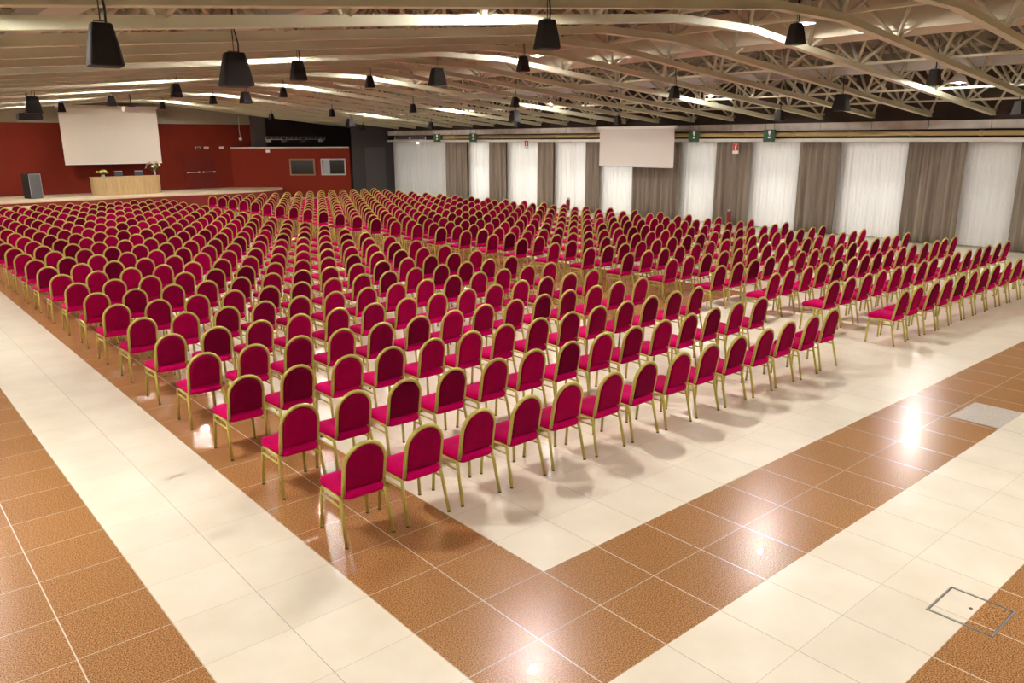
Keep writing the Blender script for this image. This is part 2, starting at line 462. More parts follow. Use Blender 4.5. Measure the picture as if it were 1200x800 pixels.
# members along the hall
def along(name, x0, x1, z0, z1, m_, label, cat, group=None, ya=-8.5, yb=41.0):
    bm = bmesh.new(); box(bm, x0, x1, ya, yb, z0, z1); o = obj(name, bm, m_); return tag(o, label, cat, group)
along('air_duct', 11.84, 12.95, 5.20, 5.92, 'duct', 'large beige air duct running lengthwise above the trusses', 'duct')
along('cable_tray', 16.05, 16.35, 4.80, 5.02, 'tray', 'grey cable tray running lengthwise above the right-hand trusses', 'tray')
along('cable_tray', 1.0, 1.3, 4.78, 4.96, 'tray', 'grey cable tray running lengthwise above the left-hand trusses', 'tray')
along('cable_tray', -1.7, -1.35, 4.58, 4.75, 'tray', 'grey cable tray at the left, farthest from the ridge', 'tray')
for x_, lab in ((7.55, 'cream tie bar at the left kink of the trusses'), (9.75, 'cream tie bar at the right kink of the trusses'), (14.25, 'cream tie bar right of the air duct'), (18.18, 'cream tie bar right of the grey cable tray'), (20.3, 'cream tie bar nearest the window wall')):
    along('tie_bar', x_ - .07, x_ + .07, chord_z(x_) + .125, chord_z(x_) + .175, 'chord', lab, 'tie bar', 'lengthwise tie bars of the roof')
for i, x_ in enumerate([q + 1.06 for q in NODES[:-1]]):
    if 10 < x_ < 13.5: continue
    along('purlin', x_ - .035, x_ + .035, chord_z(x_) + 1.325, chord_z(x_) + 1.41, 'web', 'cream purlin under the roof deck, %s from the left wall' % ORD[i + 1], 'purlin', 'purlins under the roof deck')

# ------------------------------------------------------------------ lamps
def pendant_lamp(x_, y_, label):
    z_ = chord_z(x_) + .12
    t = thing('pendant_lamp', label, 'lamp', (x_, y_, z_), 0, 'round high bay lamps between the trusses')
    bm = bmesh.new(); lathe(bm, [(.004, -.07), (.03, -.066), (.055, -.045), (.07, -.01), (.07, .02), (.05, .06), (.03, .09)], 0, 0, .055, 16); obj('bulb', bm, 'lamp', t)
    bm = bmesh.new(); lathe(bm, [(.19, .0), (.20, .0), (.13, .15), (.06, .2), (.05, .2), (.12, .14), (.175, .014)], 0, 0, .0, 24); obj('reflector', bm, 'reflector', t)
    bm = bmesh.new(); lathe(bm, [(.06, .2), (.075, .22), (.075, .38), (.05, .42), (.01, .42)], 0, 0, 0, 16); obj('housing', bm, 'white_metal', t)
    bm = bmesh.new(); tube(bm, [(0, 0, .41), (0, 0, 1.28)], .008, 6); obj('hanger', bm, 'cable', t)
names_x = ['leftmost', 'left of the ridge', 'at the ridge', 'right of the ridge']
for j in range(7):
    for i, x_ in enumerate((-3.3, 3.5, 10.05, 17.25)):
        y_ = (-3.13, 3.97, 11.07, 18.17, 23.5, 30.6, 37.70)[j]  # last row added to brighten the stage; only its ridge lamp is known
        if j == 6 and i == 3: continue      # over the dark corner
        rowname = 'behind the camera side' if j == 0 else 'in the %s lamp row from the camera' % ORD[j]
        pendant_lamp(x_, y_, 'white round high-bay lamp %s, %s' % (names_x[i], rowname))

# ------------------------------------------------------------------ hanging loudspeakers
def rrect(w, d, r, seg=4):
    out = []
    for cx, cy, a0 in ((w - r, d - r, 0), (-w + r, d - r, 90), (-w + r, -d + r, 180), (w - r, -d + r, 270)):
        for k in range(seg + 1):
            a = math.radians(a0 + 90 * k / seg); out.append((cx + r * math.cos(a), cy + r * math.sin(a)))
    return out
def speaker_proto(h, wt, wb):
    t = thing('pendant_speaker', '', 'speaker')
    bm = bmesh.new()
    def ring(w, z): return [(p[0], p[1], z) for p in rrect(w, w, w * .30)]
    loft(bm, [ring(wt - .008, 0), ring(wt, -.008), ring((wt + wb) / 2 + .003, -h * .5), ring(wb, -h + .008), ring(wb - .004, -h)])
    obj('cabinet', bm, 'black', t)
    bm = bmesh.new(); loft(bm, [ring(wb - .012, -h - .006), ring(wb - .012, -h + .001)]); obj('grille', bm, 'black_mesh', t)
    bm = bmesh.new(); tube(bm, [(-wt * .6, 0, -.004), (-wt * .6, 0, .018), (wt * .6, 0, .018), (wt * .6, 0, -.004)], .006, 6); obj('bracket', bm, 'dark_steel', t)
    bm = bmesh.new(); tube(bm, [(0, 0, .018), (.0, 0, .3), (.0, 0, 1.2)], .005, 5)
    tube(bm, [(wt * .5, 0, -.005), (wt * .55, .0, .12), (wt * .2, 0, .3), (.02, 0, .6)], .009, 6); obj('hanging_cable', bm, 'cable', t)
    return t
small = [(-1.93, 2.94), (2.75, 2.94), (2.62, 8.95), (8.3, 3.1), (8.26, 9.58), (3.0, 16.25), (3.12, 29.0), (8.37, 16.26), (13.75, 3.12), (13.74, 9.7), (13.84, 16.3), (3.3, 23.1), (18.73, 3.08), (8.66, 22.5),
         (8.65, 29.0), (13.9, 28.9), (13.9, 22.4), (19.0, 28.5), (19.0, 22.1), (8.7, 35.5), (13.95, 35.4), (19.0, 35.0), (18.9, 9.65), (18.9, 16.3)]
large = [(.56, 6.55), (8.47, 13.12), (.54, 19.6), (16.37, 6.4), (16.6, 19.5), (8.6, 25.6), (16.6, 32.1)]
SL = {(-1.93, 2.94): 'largest-looking black hanging speaker, at the top left nearest the camera',
      (2.75, 2.94): 'small black hanging speaker at the top middle of the view'}
colname = {0: 'leftmost line', 1: 'second line from the left', 2: 'middle line', 3: 'fourth line from the left', 4: 'line nearest the windows'}
def linecol(x_): return min(range(5), key=lambda k: abs((-2, 2.95, 8.45, 13.8, 18.9)[k] - x_))
sp = speaker_proto(.31, .075, .125); lp = speaker_proto(.41, .118, .20)
cnt = {}
for i, (x_, y_) in enumerate(sorted(small, key=lambda p: p[1])):
    k = linecol(x_); cnt[k] = cnt.get(k, 0) + 1
    lab = 'small black hanging speaker, %s nearest in the %s' % (ORD[cnt[k]], colname[k])
    lab = SL.get((x_, y_), lab)
    o = sp if i == 0 else dup(sp, (0, 0, 0), 0, lab)
    o.location = (x_, y_, chord_z(x_) - .15); o.rotation_euler = (0, 0, random.uniform(-.3, .3)); o['label'] = lab; o['group'] = 'small black speakers hung from the roof'
LL = ['large black hanging speaker at the upper left, second nearest the camera', 'large black hanging speaker in mid ceiling near the centre of the view', 'large black hanging speaker at the left edge, above the stage loudspeaker',
      'large black hanging speaker at the right, just above the curtain beam', 'large black hanging speaker left of the suspended white screen', 'large black hanging speaker above the red booth', 'large black hanging speaker at the far end near the dark corner']
for i, (x_, y_) in enumerate(large):
    o = lp if i == 0 else dup(lp, (0, 0, 0), 0, LL[i])
    o.location = (x_, y_, chord_z(x_) - .15); o.rotation_euler = (0, 0, random.uniform(-.2, .2)); o['label'] = LL[i]; o['group'] = 'large black speakers hung from the roof'

# ------------------------------------------------------------------ banquet chairs
LEAN = math.radians(10)
def bp(u, v, w):
    """point of the back plane: u sideways, v up along the back, w out of it (towards the sitter)"""
    return (u, .078 - v * math.sin(LEAN) + w * math.cos(LEAN), .43 + v * math.cos(LEAN) + w * math.sin(LEAN))
def arch(hw, top, n=12, bottom=0.0):
    pts = [(hw, bottom), (hw, (top - hw) * .55)]
    for k in range(n + 1):
        a = PI * k / n; pts.append((hw * math.cos(a), top - hw + hw * math.sin(a)))
    pts += [(-hw, (top - hw) * .55), (-hw, bottom)]
    return pts
def chair_parts(q):
    """q: 1 fine, 0 coarse; returns list of (name, bmesh, slot) - slot 0 seat velvet, 1 back velvet, 2 gold"""
    P = []; sg = 8 if q else 5
    # seat: rounded cushion, domed
    bm = bmesh.new()
    def ring(s, z, ins=0):
        out = []
        for x_, y_ in rrect(.215 - ins, .218 - ins, .05, 4 if q else 2):
            k = 1 - .13 * (y_ < 0); out.append((x_ * k, .262 + y_, z - .010 * (y_ < 0)))
        return out
    zs = [(.402, .012), (.412, 0), (.445, -.004), (.472, .006), (.487, .03), (.494, .09)] if q else [(.402, .01), (.43, -.002), (.474, .01), (.492, .07)]
    loft(bm, [ring(1, z, i) for z, i in zs]); P.append(('seat', bm, 0))
    # backrest cushion: padded arch
    bm = bmesh.new(); n = 12 if q else 7; layers = [(-.032, .045), (-.030, .018), (-.020, .002), (.0, 0), (.016, .002), (.03, .02), (.034, .05)] if q else [(-.032, .03), (-.018, .0), (.018, .0), (.032, .03)]
    rings = []
    for w, ins in layers:
        rings.append([bp(u * (1 - ins / .172), .06 + ins * .6 + (v - .06) * (1 - ins * 1.6 / .40), w) for u, v in arch(.170, .440, n, .06)])
    loft(bm, rings); P.append(('backrest', bm, 1))
    # back frame: bent tube
    bm = bmesh.new(); tube(bm, [bp(u, v, 0) for u, v in arch(.185, .455, 14 if q else 7, -.01)], .0185, sg); P.append(('back_frame', bm, 2))
    for s in (-1, 1):
        x_ = .205 * s; xf = .222 * s
        bm = bmesh.new(); tube(bm, [(x_, .095, .398), (x_, .085, .375), (x_ + .003 * s, .072, .335), (xf, .0, .012)] if q else [(x_, .095, .398), (xf, 0, .01)], .0152, sg); P.append(('leg', bm, 2))
        bm = bmesh.new(); tube(bm, [(x_, .40, .398), (x_, .435, .385), (x_, .447, .345), (xf, .458, .012)] if q else [(x_, .42, .398), (xf, .455, .01)], .0152, sg); P.append(('leg', bm, 2))
        bm = bmesh.new(); tube(bm, [(x_, .08, .398), (x_, .41, .398)], .0150, sg); P.append(('seat_rail', bm, 2))
        bm = bmesh.new(); tube(bm, [(x_ + .003 * s, .068, .325), (x_ + .003 * s, .445, .325)], .0095, sg if q else 4); P.append(('stretcher', bm, 2))
    return P
def make_chair():
    t = thing('banquet_chair', '', 'chair')
    for name, bm, slot in chair_parts(1):
        obj(name, bm, ('velvet_seat', 'velvet_back', 'gold')[slot], t)
    for ch in list(t.children):
        if ch.name.startswith('leg'):
            z = min(ch.data.vertices, key=lambda v: v.co.z).co
            bm = bmesh.new(); lathe(bm, [(.0155, .0), (.0165, .004), (.0145, .018)], z.x - (.0135 if z.x > 0 else -.0135) * 0, 0, 0, 8)
            # centre the glide on the foot
            cx = sum(v.co.x for v in ch.data.vertices if v.co.z < .03) / max(1, sum(1 for v in ch.data.vertices if v.co.z < .03))
            cy = sum(v.co.y for v in ch.data.vertices if v.co.z < .03) / max(1, sum(1 for v in ch.data.vertices if v.co.z < .03))
            for v in bm.verts: v.co.x += cx - z.x; v.co.y += cy
            obj('foot_glide', bm, 'glide', ch)
    return t
rows = []
for r_ in range(26):
    for c_ in range(14): rows.append(('left', r_, c_, -.755 + .589 * c_, 1.31 + r_ * (1.207 - .0017 * c_)))
for r_ in range(27):
    for c_ in range(15): rows.append(('right', r_, c_, 9.10 + .589 * c_, 1.27 + r_ * 1.158))
def view(x_, y_, z_):
    d = Vector((x_, y_, z_)) - CAM; c = d.dot(cd); return 600 + F * d.dot(r2) / c, 400 - F * d.dot(u2) / c, d.length
inview = []
for q in rows:
    px, py, ds = view(q[3], q[4] + .2, .5)
    if -25 < px < 1225: inview.append((ds, q))
inview.sort(key=lambda a: a[0])
near, far = inview[:300], inview[300:]
c0 = make_chair(); first = True
def jitter(s): return random.uniform(-s, s)
for ds, (blk, r_, c_, x_, y_) in near:
    rowname = 'nearest row' if r_ == 0 else ORD[r_ + 1] + '-nearest row'
    lab = 'red velvet chair with gold frame, %s from left in the %s, %s block' % (ORD[c_ + 1], rowname, blk)
    loc = (x_ + jitter(.012), y_ + jitter(.02), 0); rz = jitter(.035)
    o = c0 if first else dup(c0, loc, rz, lab); first = False
    o.location = loc; o.rotation_euler = (0, 0, rz); o['label'] = lab; o['group'] = 'red banquet chairs in the ' + blk + ' block'
# the chairs beyond the three hundred nearest: one object
tmpl = []
for name, bm, slot in chair_parts(0):
    bmesh.ops.recalc_face_normals(bm, faces=bm.faces)
    bm.verts.index_update()
    tmpl.append(([v.co.copy() for v in bm.verts], [([v.index for v in f.verts], f.smooth) for f in bm.faces], slot)); bm.free()
V, Fc, MI, SM, NAP = [], [], [], [], []
for ds, (blk, r_, c_, x_, y_) in far:
    mtx = Matrix.Translation((x_ + jitter(.012), y_ + jitter(.02), 0)) @ Matrix.Rotation(jitter(.035), 4, 'Z')
    for vs, fs, slot in tmpl:
        nap = random.random(); b = len(V); V.extend([tuple(mtx @ v) for v in vs]); NAP.extend([nap] * len(vs))
        for f, s in fs:
            Fc.append([b + k for k in f]); MI.append(slot); SM.append(s)
me = bpy.data.meshes.new('distant_banquet_chairs'); me.from_pydata(V, [], Fc)
me.polygons.foreach_set('material_index', MI); me.polygons.foreach_set('use_smooth', SM)
at = me.attributes.new('nap', 'FLOAT', 'POINT'); at.data.foreach_set('value', NAP)
for k in ('velvet_seat_far', 'velvet_back_far', 'gold'): me.materials.append(M[k])
o = bpy.data.objects.new('distant_banquet_chairs', me); C.objects.link(o)
tag(o, 'far rows of red gold-framed banquet chairs towards the stage and windows', 'chairs', kind='stuff')

# ------------------------------------------------------------------ floor boxes
t = thing('floor_box', 'square floor access lid with steel edge at lower right, half cream half brown', 'floor hatch', (1.93, -2.37, 0))
bm = bmesh.new(); a, b, c, d_ = -.205, .215, -.205, .205
box(bm, a, b, -.03, d_, .001, .003, 0); box(bm, a, b, c, -.03, .001, .003, 1); obj('lid', bm, ['cream_tile', 'brown_tile'], t)
bm = bmesh.new()
for q in ((a - .012, b + .012, d_, d_ + .012), (a - .012, b + .012, c - .012, c), (a - .012, a, c, d_), (b, b + .012, c, d_)): box(bm, *q, .001, .005)
obj('frame', bm, 'steel', t)
bm = bmesh.new()
for q in ((a, b, d_ - .007, d_ - .001), (a, b, c + .001, c + .007), (a + .001, a + .007, c, d_), (b - .007, b - .001, c, d_)): box(bm, *q, .0028, .0034)
obj('gap', bm, 'dark_steel', t)
bm = bmesh.new(); lathe(bm, [(.014, 0), (.014, .0045), (.004, .0045)], .03, .01, 0, 12); obj('lock', bm, 'dark_steel', t)
t = thing('floor_box', 'grey floor access plate on the brown tile band at right', 'floor hatch', (6.46, -.93, 0))
bm = bmesh.new(); box(bm, -.39, .40, -.27, .265, .001, .003, 0); box(bm, -.39, .40, -.48, -.27, .001, .003, 1); obj('lid', bm, ['grey_tile', 'cream_tile'], t)
bm = bmesh.new()
for q in ((-.398, .408, -.487, -.480), (-.398, -.390, -.48, .265), (.400, .408, -.48, .265), (-.398, .408, .265, .272)): box(bm, *q, .001, .0035)
obj('frame', bm, 'steel', t)

# ------------------------------------------------------------------ stage
SZ = .6; YF = 37.6
bm = bmesh.new()
pl = [(XL, YF), (12.6, YF), (14.2, 37.9), (15.4, 38.6), (16.2, 39.6), (16.4, 40.4), (14.35, YS), (XL, YS)]
def prism(bm, pl, z0, z1, mi=0):
    lo = [bm.verts.new((*p, z0)) for p in pl]; hi = [bm.verts.new((*p, z1)) for p in pl]
    bm.faces.new(lo[::-1]).material_index = mi; bm.faces.new(hi).material_index = mi
    for k in range(len(pl)): bm.faces.new((lo[k], lo[(k + 1) % len(pl)], hi[(k + 1) % len(pl)], hi[k])).material_index = mi
prism(bm, pl, SZ - .06, SZ); o = struct('floor_stage', bm, 'deck', 'pale wooden stage deck')
bm = bmesh.new(); prism(bm, [(XL, YF + .04)] + [(p[0], p[1] + .04) for p in pl[1:6]] + pl[6:], 0, SZ - .06); obj('riser', bm, 'carpet', o)
tag(obj('stage_step', (lambda b_: (box(b_, -4.5, 3.6, YF - .75, YF + .02, 0, .24), box(b_, -4.5, 3.3, YF - .38, YF + .02, .24, .42), b_)[2])(bmesh.new()), 'deck'), 'pale wooden steps along the left front of the stage', 'steps')

# projection screen over the stage
t = thing('projection_screen', 'large white projection screen hanging in front of the red stage wall', 'screen', (7.82, 41.3, 0))
bm = bmesh.new(); box(bm, -2.34, 2.34, -.006, .006, 2.12, 4.93); obj('canvas', bm, 'screen', t)
for x_ in (-2.2, 2.2):
    bm = bmesh.new(); tube(bm, [(x_, 0, 5.0), (x_, 0, 5.75)], .006, 5); obj('hanging_cable', bm, 'cable', t)
bm = bmesh.new(); box(bm, -2.42, 2.42, -.06, .06, 4.90, 5.02); obj('case', bm, 'white_metal', t)
bm = bmesh.new(); box(bm, -2.34, 2.34, -.015, .015, 2.09, 2.13); obj('bottom_bar', bm, 'white_metal', t)
# curved desk
t = thing('speakers_desk', 'curved light oak panel desk standing on the stage', 'desk', (8.0, 40.2, SZ))
bm = bmesh.new(); N = 24; outer, inner = [], []
for k in range(N + 1):
    a = PI + PI * k / N; ca, sa = math.cos(a), math.sin(a)
    ex = lambda v, p: math.copysign(abs(v) ** p, v)
    outer.append((1.66 * ex(ca, .55), .95 * ex(sa, .75) + .35)); inner.append((1.60 * ex(ca, .55), .89 * ex(sa, .75) + .35))
prism(bm, outer + inner[::-1], 0, .86)
obj('front_panel', bm, 'oak', t)
bm = bmesh.new(); prism(bm, [(p[0] * 1.012, p[1] * 1.012) for p in outer], .86, .90); obj('desk_top', bm, 'oak', t)
for i, (x_, lab) in enumerate(((7.92, 'dark grey chair behind the stage desk, beside the yellow flowers'), (8.93, 'dark grey chair behind the stage desk, beside the pink flowers'))):
    if i == 0:
        c = thing('presenter_chair', lab, 'chair', (x_, 41.15, SZ), 0, 'chairs behind the stage desk')
        bm = bmesh.new(); loft(bm, [[(p[0], p[1], z) for p in rrect(.23 - i_, .23 - i_, .06)] for z, i_ in ((.42, .01), (.44, 0), (.49, 0), (.50, .02))]); obj('seat', bm, 'grey_plastic', c)
        bm = bmesh.new(); loft(bm, [[(p[0], .22 + w, .83 + p[1]) for p in rrect(.20 - i_, .27 - i_, .05)] for w, i_ in ((-.03, .015), (-.02, 0), (.02, 0), (.03, .015))]); obj('backrest', bm, 'grey_plastic', c)
        bm = bmesh.new(); box(bm, -.19, .19, .19, .25, 1.09, 1.13); obj('headband', bm, 'alu', c)
        for sx in (-1, 1):
            for sy in (-1, 1):
                bm = bmesh.new(); tube(bm, [(.19 * sx, .19 * sy, .43), (.22 * sx, .22 * sy, 0)], .013, 8); obj('leg', bm, 'alu', c)
    else: dup(c, (x_, 41.15, SZ), 0, lab, 'chairs behind the stage desk')
# flowers
def blob(bm, c, r, sx=1, sy=1, sz=1, seg=8):
    s = bmesh.ops.create_icosphere(bm, subdivisions=1, radius=1)
    for v in s['verts']: v.co = Vector((c[0] + v.co.x * r * sx, c[1] + v.co.y * r * sy, c[2] + v.co.z * r * sz))
def petals(bm, c, r, d, n=6):
    c = Vector(c); d = Vector(d).normalized(); u = d.orthogonal().normalized(); w = d.cross(u)
    for k in range(n):
        a = 2 * PI * k / n; e = (u * math.cos(a) + w * math.sin(a)); s = (w * math.cos(a) - u * math.sin(a))
        pts = [c, c + e * r * .55 + s * r * .22 + d * r * .25, c + e * r + d * r * .35, c + e * r * .55 - s * r * .22 + d * r * .25]
        up = [bm.verts.new(p + d * .006) for p in pts]; dn = [bm.verts.new(p) for p in pts]
        bm.faces.new(up); bm.faces.new(dn[::-1])
        for q in range(4): bm.faces.new((up[q], dn[q], dn[(q + 1) % 4], up[(q + 1) % 4]))
def bouquet(name, label, loc, cols, n, spread, hgt, vh, vr):
    t = thing(name, label, 'flowers', loc); rnd = random.Random(len(label))
    bm = bmesh.new(); lathe(bm, [(vr * .7, 0), (vr, vh * .25), (vr * .75, vh * .7), (vr * .9, vh), (vr * .75, vh), (vr * .5, vh * .5)], 0, 0, 0, 16); obj('vase', bm, 'vase', t)
    bs = bmesh.new()
    for k in range(n):
        a = 2 * PI * k / n + rnd.uniform(-.3, .3); rr = spread * rnd.uniform(.25, 1); z = vh + hgt * rnd.uniform(.45, 1) * (1.15 - .5 * rr / spread)
        p = (rr * math.cos(a), rr * math.sin(a), z)
        tube(bs, [(0, 0, vh * .6), (p[0] * .5, p[1] * .5, z * .7), p], .006, 5)
        bm = bmesh.new(); petals(bm, p, .085, (p[0], p[1] - .1, .25)); blob(bm, p, .018); obj('blossom', bm, cols[k % len(cols)], t)
    for k in range(14):
        a = 2 * PI * k / 14; rr = spread * .8
        c_ = Vector((rr * .6 * math.cos(a), rr * .6 * math.sin(a), vh + hgt * .35)); e = Vector((math.cos(a), math.sin(a), .3)); s = Vector((-math.sin(a), math.cos(a), 0))
        pts = [c_ - e * .08, c_ + s * .03, c_ + e * .13, c_ - s * .03]
        up = [bs.verts.new(p + Vector((0, 0, .005))) for p in pts]; dn = [bs.verts.new(p) for p in pts]
        bs.faces.new(up); bs.faces.new(dn[::-1])
        for q in range(4): bs.faces.new((up[q], dn[q], dn[(q + 1) % 4], up[(q + 1) % 4]))
    obj('stems_and_leaves', bs, 'leaf', t)
bouquet('flower_arrangement', 'low arrangement of yellow and white flowers on the left end of the desk', (6.85, 40.05, SZ + .9), ['yellow', 'yellow', 'petal', 'yellow'], 16, .27, .26, .10, .10)
bouquet('flower_arrangement', 'tall vase of pink and white lilies on the right end of the desk', (9.40, 40.2, SZ + .9), ['petal', 'pink', 'petal', 'pink', 'petal'], 18, .40, .45, .26, .055)
# floor loudspeaker
t = thing('stage_loudspeaker', 'tall dark grey loudspeaker standing at the left front of the stage', 'speaker', (3.66, 39.9, SZ), math.radians(20))
bm = bmesh.new(); box(bm, -.30, .27, -.30, .30, .0, 1.17); bmesh.ops.bevel(bm, geom=bm.edges[:], offset=.015, segments=2, affect='EDGES'); obj('cabinet', bm, 'black', t)
M['spk_grille'] = mat('spk_grille', (.085, .085, .09), .6)
bm = bmesh.new(); box(bm, -.285, .255, -.325, -.301, .03, 1.14); bmesh.ops.bevel(bm, geom=bm.edges[:], offset=.008, segments=1, affect='EDGES'); obj('grille', bm, 'spk_grille', t)
bm = bmesh.new()
for q in ((-.297, -.285), (.255, .267)): box(bm, *q, -.318, -.301, .02, 1.15)
box(bm, -.297, .267, -.318, -.301, 1.14, 1.152); obj('grille_edge', bm, 'alu', t)

# double door in the stage wall
bm = bmesh.new(); box(bm, 11.68, 12.535, YS - .03, YS, SZ, 2.5); box(bm, 12.565, 13.42, YS - .03, YS, SZ, 2.5)
M['door_red'] = mat('door_red', (.14, .016, .011), .6, **{'Specular IOR Level': .2})
o = struct('door_1', bm, 'door_red', 'dark red double door with push bars in the stage wall')
bm = bmesh.new()
for q in ((11.62, 11.68, SZ, 2.56), (13.42, 13.48, SZ, 2.56), (11.68, 13.42, 2.5, 2.56)): box(bm, q[0], q[1], YS - .045, YS, q[2], q[3])
obj('frame', bm, 'red_wall', o)
for q in ((11.80, 12.42), (12.68, 13.30)):
    bm = bmesh.new(); tube(bm, [(q[0], YS - .10, 1.52), (q[1], YS - .10, 1.52)], .022, 8)
    for x_ in q: box(bm, x_ - .04, x_ + .04, YS - .12, YS - .03, 1.48, 1.56)
    obj('push_bar', bm, 'pink_sign', o)
for x_, m_, lab in ((12.50, 'green', 'small green sign on the red wall above the double door'), (12.98, 'pink_sign', 'small pale lit sign right of the green one above the double door'), (13.86, 'pink_sign', 'small pale sign on the red wall beside the booth corner')):
    bm = bmesh.new(); box(bm, x_ - .13, x_ + .13, YS - .05, YS, 2.80, 2.93); o = obj('wall_sign', bm, 'white_metal'); tag(o, lab, 'sign')
    bm = bmesh.new(); box(bm, x_ - .115, x_ + .115, YS - .056, YS - .049, 2.815, 2.915); obj('face', bm, m_, o)

# ------------------------------------------------------------------ the red booth
P0, P1, P2, BZ = (14.39, 42.3), (18.25, 39.0), (19.75, 38.02), 2.83
bm = bmesh.new(); prism(bm, [P0, P1, P2, (19.95, 38.2), (19.95, 42.1), (14.8, 42.25)], 0, BZ)
booth = thing('control_booth', 'red control booth with two windows beside the stage', 'booth', (0, 0, 0))
obj('body', bm, 'booth_red', booth)
bm = bmesh.new(); obox(bm, P0, P1, .12, BZ, BZ + .06, -.05); obox(bm, P1, P2, .12, BZ, BZ + .06, -.05); obj('top_trim', bm, 'petal', booth)
def booth_window(A, B, z0, z1, fm, extra):
    A, B = Vector(A), Vector(B); d = (B - A).normalized(); w = .07
    bm = bmesh.new()
    obox(bm, A, B, .05, z0, z0 + w, -.05); obox(bm, A, B, .05, z1 - w, z1, -.05)
    obox(bm, A, A + d * w, .05, z0 + w, z1 - w, -.05); obox(bm, B - d * w, B, .05, z0 + w, z1 - w, -.05)
    f = obj('window_frame', bm, fm, booth)
    bm = bmesh.new(); obox(bm, A + d * w, B - d * w, .02, z0 + w, z1 - w, -.022); obj('pane', bm, 'glass_dark', f)
    if extra:
        L_ = (B - A).length; bm = bmesh.new(); obox(bm, A + d * (w + .05), A + d * (L_ * .36), .01, z0 + w, z1 - w, -.034); obj('blind', bm, 'blind', f)
booth_window((16.96, 40.10), (18.08, 39.145), 1.27, 2.22, 'frame_wood', False)
booth_window((18.36, 38.925), (19.55, 38.15), 1.27, 2.22, 'alu', True)
bm = bmesh.new(); dd = (Vector(P1) - Vector(P0)).normalized(); cpt = Vector((16.04, 40.89)); obox(bm, cpt - dd * .11, cpt + dd * .11, .05, 2.58, 2.73, -.05)
tag(obj('wall_box', bm, 'white_metal'), 'small white box fixed high on the red booth wall', 'box')
# dark wall next to the booth
bm = bmesh.new(); box(bm, 19.95, XR, 37.95, 38.1, 0, 5.2); struct('wall_corner', bm, 'dark_wall', 'dark grey wall between booth and curtains')
bm = bmesh.new(); box(bm, 20.75, 22.15, 37.92, 37.96, .1, 2.85); struct('trim_2', bm, 'dark_panel', 'dark panel on the corner wall')
# lighting bar above the booth
t = thing('lighting_bar', 'grey lighting bar with lamps hanging above the booth', 'lighting bar', (17.6, 40.4, 3.32))
bm = bmesh.new()
for z_ in (0, .13): tube(bm, [(-1.9, 0, z_), (1.9, 0, z_)], .022, 8)
for k in range(13): tube(bm, [(-1.9 + 3.8 * k / 12, 0, 0), (-1.9 + 3.8 * (k + .5) / 12.5, 0, .13)], .010, 5)
obj('bar', bm, 'alu', t)
for x_ in (-1.7, -.75, .45, 1.6):
    bm = bmesh.new(); box(bm, x_ - .13, x_ + .13, -.10, .06, -.15, .02); bmesh.ops.bevel(bm, geom=bm.edges[:], offset=.02, segments=1, affect='EDGES'); obj('spot', bm, 'alu' if abs(x_) > 1 else 'grey_plastic', t)
for x_ in (-1.5, 1.5):
    bm = bmesh.new(); tube(bm, [(x_, 0, .13), (x_, 0, 1.4)], .007, 5); obj('hanging_cable', bm, 'cable', t)
t = thing('hanging_microphone', 'pale small object hanging on a white cable by the booth corner', 'microphone', (14.75, 41.6, 0))
bm = bmesh.new(); tube(bm, [(0, 0, 3.42), (-.03, 0, 3.9), (.0, 0, 4.6)], .012, 6); obj('hanging_cable', bm, 'white_metal', t)
bm = bmesh.new(); lathe(bm, [(.03, -.1), (.09, -.07), (.09, .04), (.03, .08)], 0, 0, 3.36, 12); obj('body', bm, 'white_metal', t)

# ------------------------------------------------------------------ suspended screen by the windows
t = thing('projection_screen', 'white roller projection screen suspended in front of the window curtains', 'screen', (21.6, 17.73, 0), PI / 2)
bm = bmesh.new(); box(bm, -1.98, 1.98, -.006, .006, 2.17, 3.68); obj('canvas', bm, 'screen_white', t)
bm = bmesh.new(); box(bm, -2.05, 2.05, -.05, .05, 3.66, 3.77); obj('case', bm, 'white_metal', t)
bm = bmesh.new(); tube(bm, [(-1.98, 0, 2.16), (1.98, 0, 2.16)], .022, 8); obj('bottom_bar', bm, 'white_metal', t)
for x_ in (-1.9, 1.9):
    bm = bmesh.new(); tube(bm, [(x_, 0, 3.77), (x_, 0, 4.3)], .006, 5); obj('hanging_cable', bm, 'cable', t)
# green exit signs
def exit_sign(y_, label):
    t = thing('exit_sign_hanging', label, 'exit sign', (21.9, y_, 3.37), math.radians(28), 'green emergency exit signs')
    bm = bmesh.new(); box(bm, -.02, .02, -.20, .20, -.22, .20); obj('panel', bm, 'green', t)
    bm = bmesh.new(); x0, x1 = -.024, -.019
    box(bm, x0, x1, -.045, .045, .06, .17); box(bm, x0, x1, -.02, .02, .0, .06); box(bm, x0, x1, -.04, .04, -.10, -.04)
    obj('pictogram', bm, 'sign_white', t)
    bm = bmesh.new()
    for s in (-.15, .15): tube(bm, [(0, s, .2), (0, s, .8)], .005, 5)
    obj('hanger', bm, 'cable', t)
exit_sign(11.8, 'green exit sign with white pictogram, nearest the camera')
exit_sign(15.05, 'green exit sign with white pictogram, just right of the suspended screen')
exit_sign(28.9, 'green exit sign hanging near the far brown drapes, second from the corner')
exit_sign(32.1, 'green exit sign hanging closest to the far dark corner')
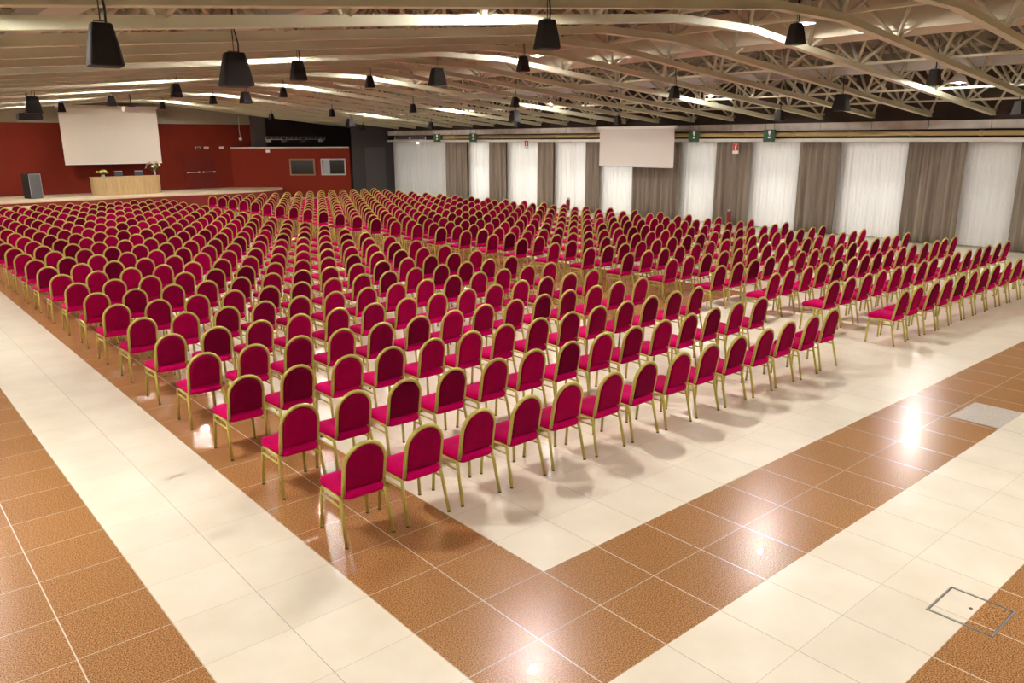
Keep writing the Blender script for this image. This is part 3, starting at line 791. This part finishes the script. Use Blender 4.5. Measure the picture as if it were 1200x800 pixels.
# fire extinguisher signs and extinguishers
for y_, z_, lab in ((13.35, 2.92, 'red and white fire extinguisher sign on the brown drape'), (25.1, 3.05, 'small red fire sign above the far white sheer')):
    t = thing('fire_sign', lab, 'sign', (22.2, y_, z_))
    bm = bmesh.new(); box(bm, -.006, .006, -.13, .13, -.20, .16); obj('panel', bm, 'sign_white', t)
    bm = bmesh.new(); box(bm, -.010, -.0055, -.125, .125, -.09, .155); obj('red_field', bm, 'sign_red', t)
    bm = bmesh.new(); box(bm, -.013, -.0095, -.03, .03, -.07, .07); box(bm, -.013, -.0095, -.015, .015, .07, .11); box(bm, -.013, -.0095, -.05, .0, .10, .125); obj('pictogram', bm, 'sign_white', t)
for y_, lab in ((13.25, 'red fire extinguisher on a stand before a brown drape'), (21.9, 'dark red fire extinguisher on a stand before a bright sheer')):
    t = thing('fire_extinguisher', lab, 'fire extinguisher', (21.9, y_, 0))
    bm = bmesh.new(); lathe(bm, [(.05, .10), (.085, .12), (.085, .50), (.06, .57), (.03, .60)], 0, 0, 0, 14); obj('cylinder', bm, 'extinguisher_red', t)
    bm = bmesh.new(); lathe(bm, [(.03, .60), (.035, .64), (.02, .67)], 0, 0, 0, 10); box(bm, -.10, .06, -.015, .015, .64, .67); obj('valve', bm, 'steel', t)
    bm = bmesh.new(); tube(bm, [(.04, 0, .64), (.12, 0, .60), (.12, 0, .29)], .012, 6); obj('hose', bm, 'black', t)
    bm = bmesh.new(); lathe(bm, [(.13, .0), (.13, .02), (.05, .035), (.05, .08), (.075, .09), (.075, .105)], 0, 0, 0, 14); obj('stand', bm, 'steel', t)
# ventilation frame and emergency lamp
t = thing('ventilation_grille', 'pair of white framed grilles above the far sheer curtain', 'grille', (22.14, 35.15, 3.36))
for q in (-.82, .82):
    bm = bmesh.new()
    for p in ((-.78, .78, .06, .085), (-.78, .78, -.085, -.06), (-.78, -.74, -.06, .06), (.74, .78, -.06, .06)): box(bm, -.02, .02, q + p[0], q + p[1], p[2], p[3])
    o = obj('frame', bm, 'white_metal', t)
    bm = bmesh.new()
    box(bm, .0, .01, q - .74, q + .74, -.06, .06)
    obj('louvres', bm, 'dark_panel', o)
t = thing('emergency_lamp', 'small bright emergency lamp above the far sheer curtain', 'lamp', (22.22, 34.4, 3.09))
bm = bmesh.new(); box(bm, -.04, .06, -.13, .13, -.05, .06); obj('housing', bm, 'white_metal', t)
bm = bmesh.new(); lathe(bm, [(.02, -.05), (.05, -.03), (.05, .03), (.02, .05)], -.07, 0, 0, 12); obj('bulb', bm, 'emergency', t)
# projectors hung near the stage
def projector(x_, y_, z_, label, col):
    t = thing('ceiling_projector', label, 'projector', (x_, y_, z_))
    bm = bmesh.new(); box(bm, -.28, .28, -.22, .22, -.09, .09); bmesh.ops.bevel(bm, geom=bm.edges[:], offset=.02, segments=2, affect='EDGES'); obj('case', bm, col, t)
    bm = bmesh.new(); tube(bm, [(.1, .22, 0), (.1, .27, 0)], .055, 12); obj('lens', bm, 'glass_dark', t)
    bm = bmesh.new(); tube(bm, [(0, 0, .09), (0, 0, 1.1)], .02, 8); box(bm, -.12, .12, -.12, .12, .09, .11); obj('mount', bm, 'black', t)
projector(5.35, 28.5, 4.40, 'white projector on a black mount hanging before the stage screen', 'white_metal')
projector(.70, 21.2, 3.90, 'black projector hanging just below the large speaker at left edge', 'black')

# ------------------------------------------------------------------ world and view
w = bpy.data.worlds.new('world'); bpy.context.scene.world = w; w.use_nodes = True
w.node_tree.nodes['Background'].inputs[0].default_value = (.9, .95, 1, 1); w.node_tree.nodes['Background'].inputs[1].default_value = .4
sc = bpy.context.scene
sc.view_settings.view_transform = 'Standard'; sc.view_settings.look = 'None'; sc.view_settings.gamma = 1; sc.view_settings.exposure = 0.2
sc.view_settings.use_curve_mapping = False
sc.cycles.use_denoising = True
sc.cycles.max_bounces = 8; sc.cycles.diffuse_bounces = 5; sc.cycles.glossy_bounces = 3
sc.cycles.sample_clamp_indirect = 6
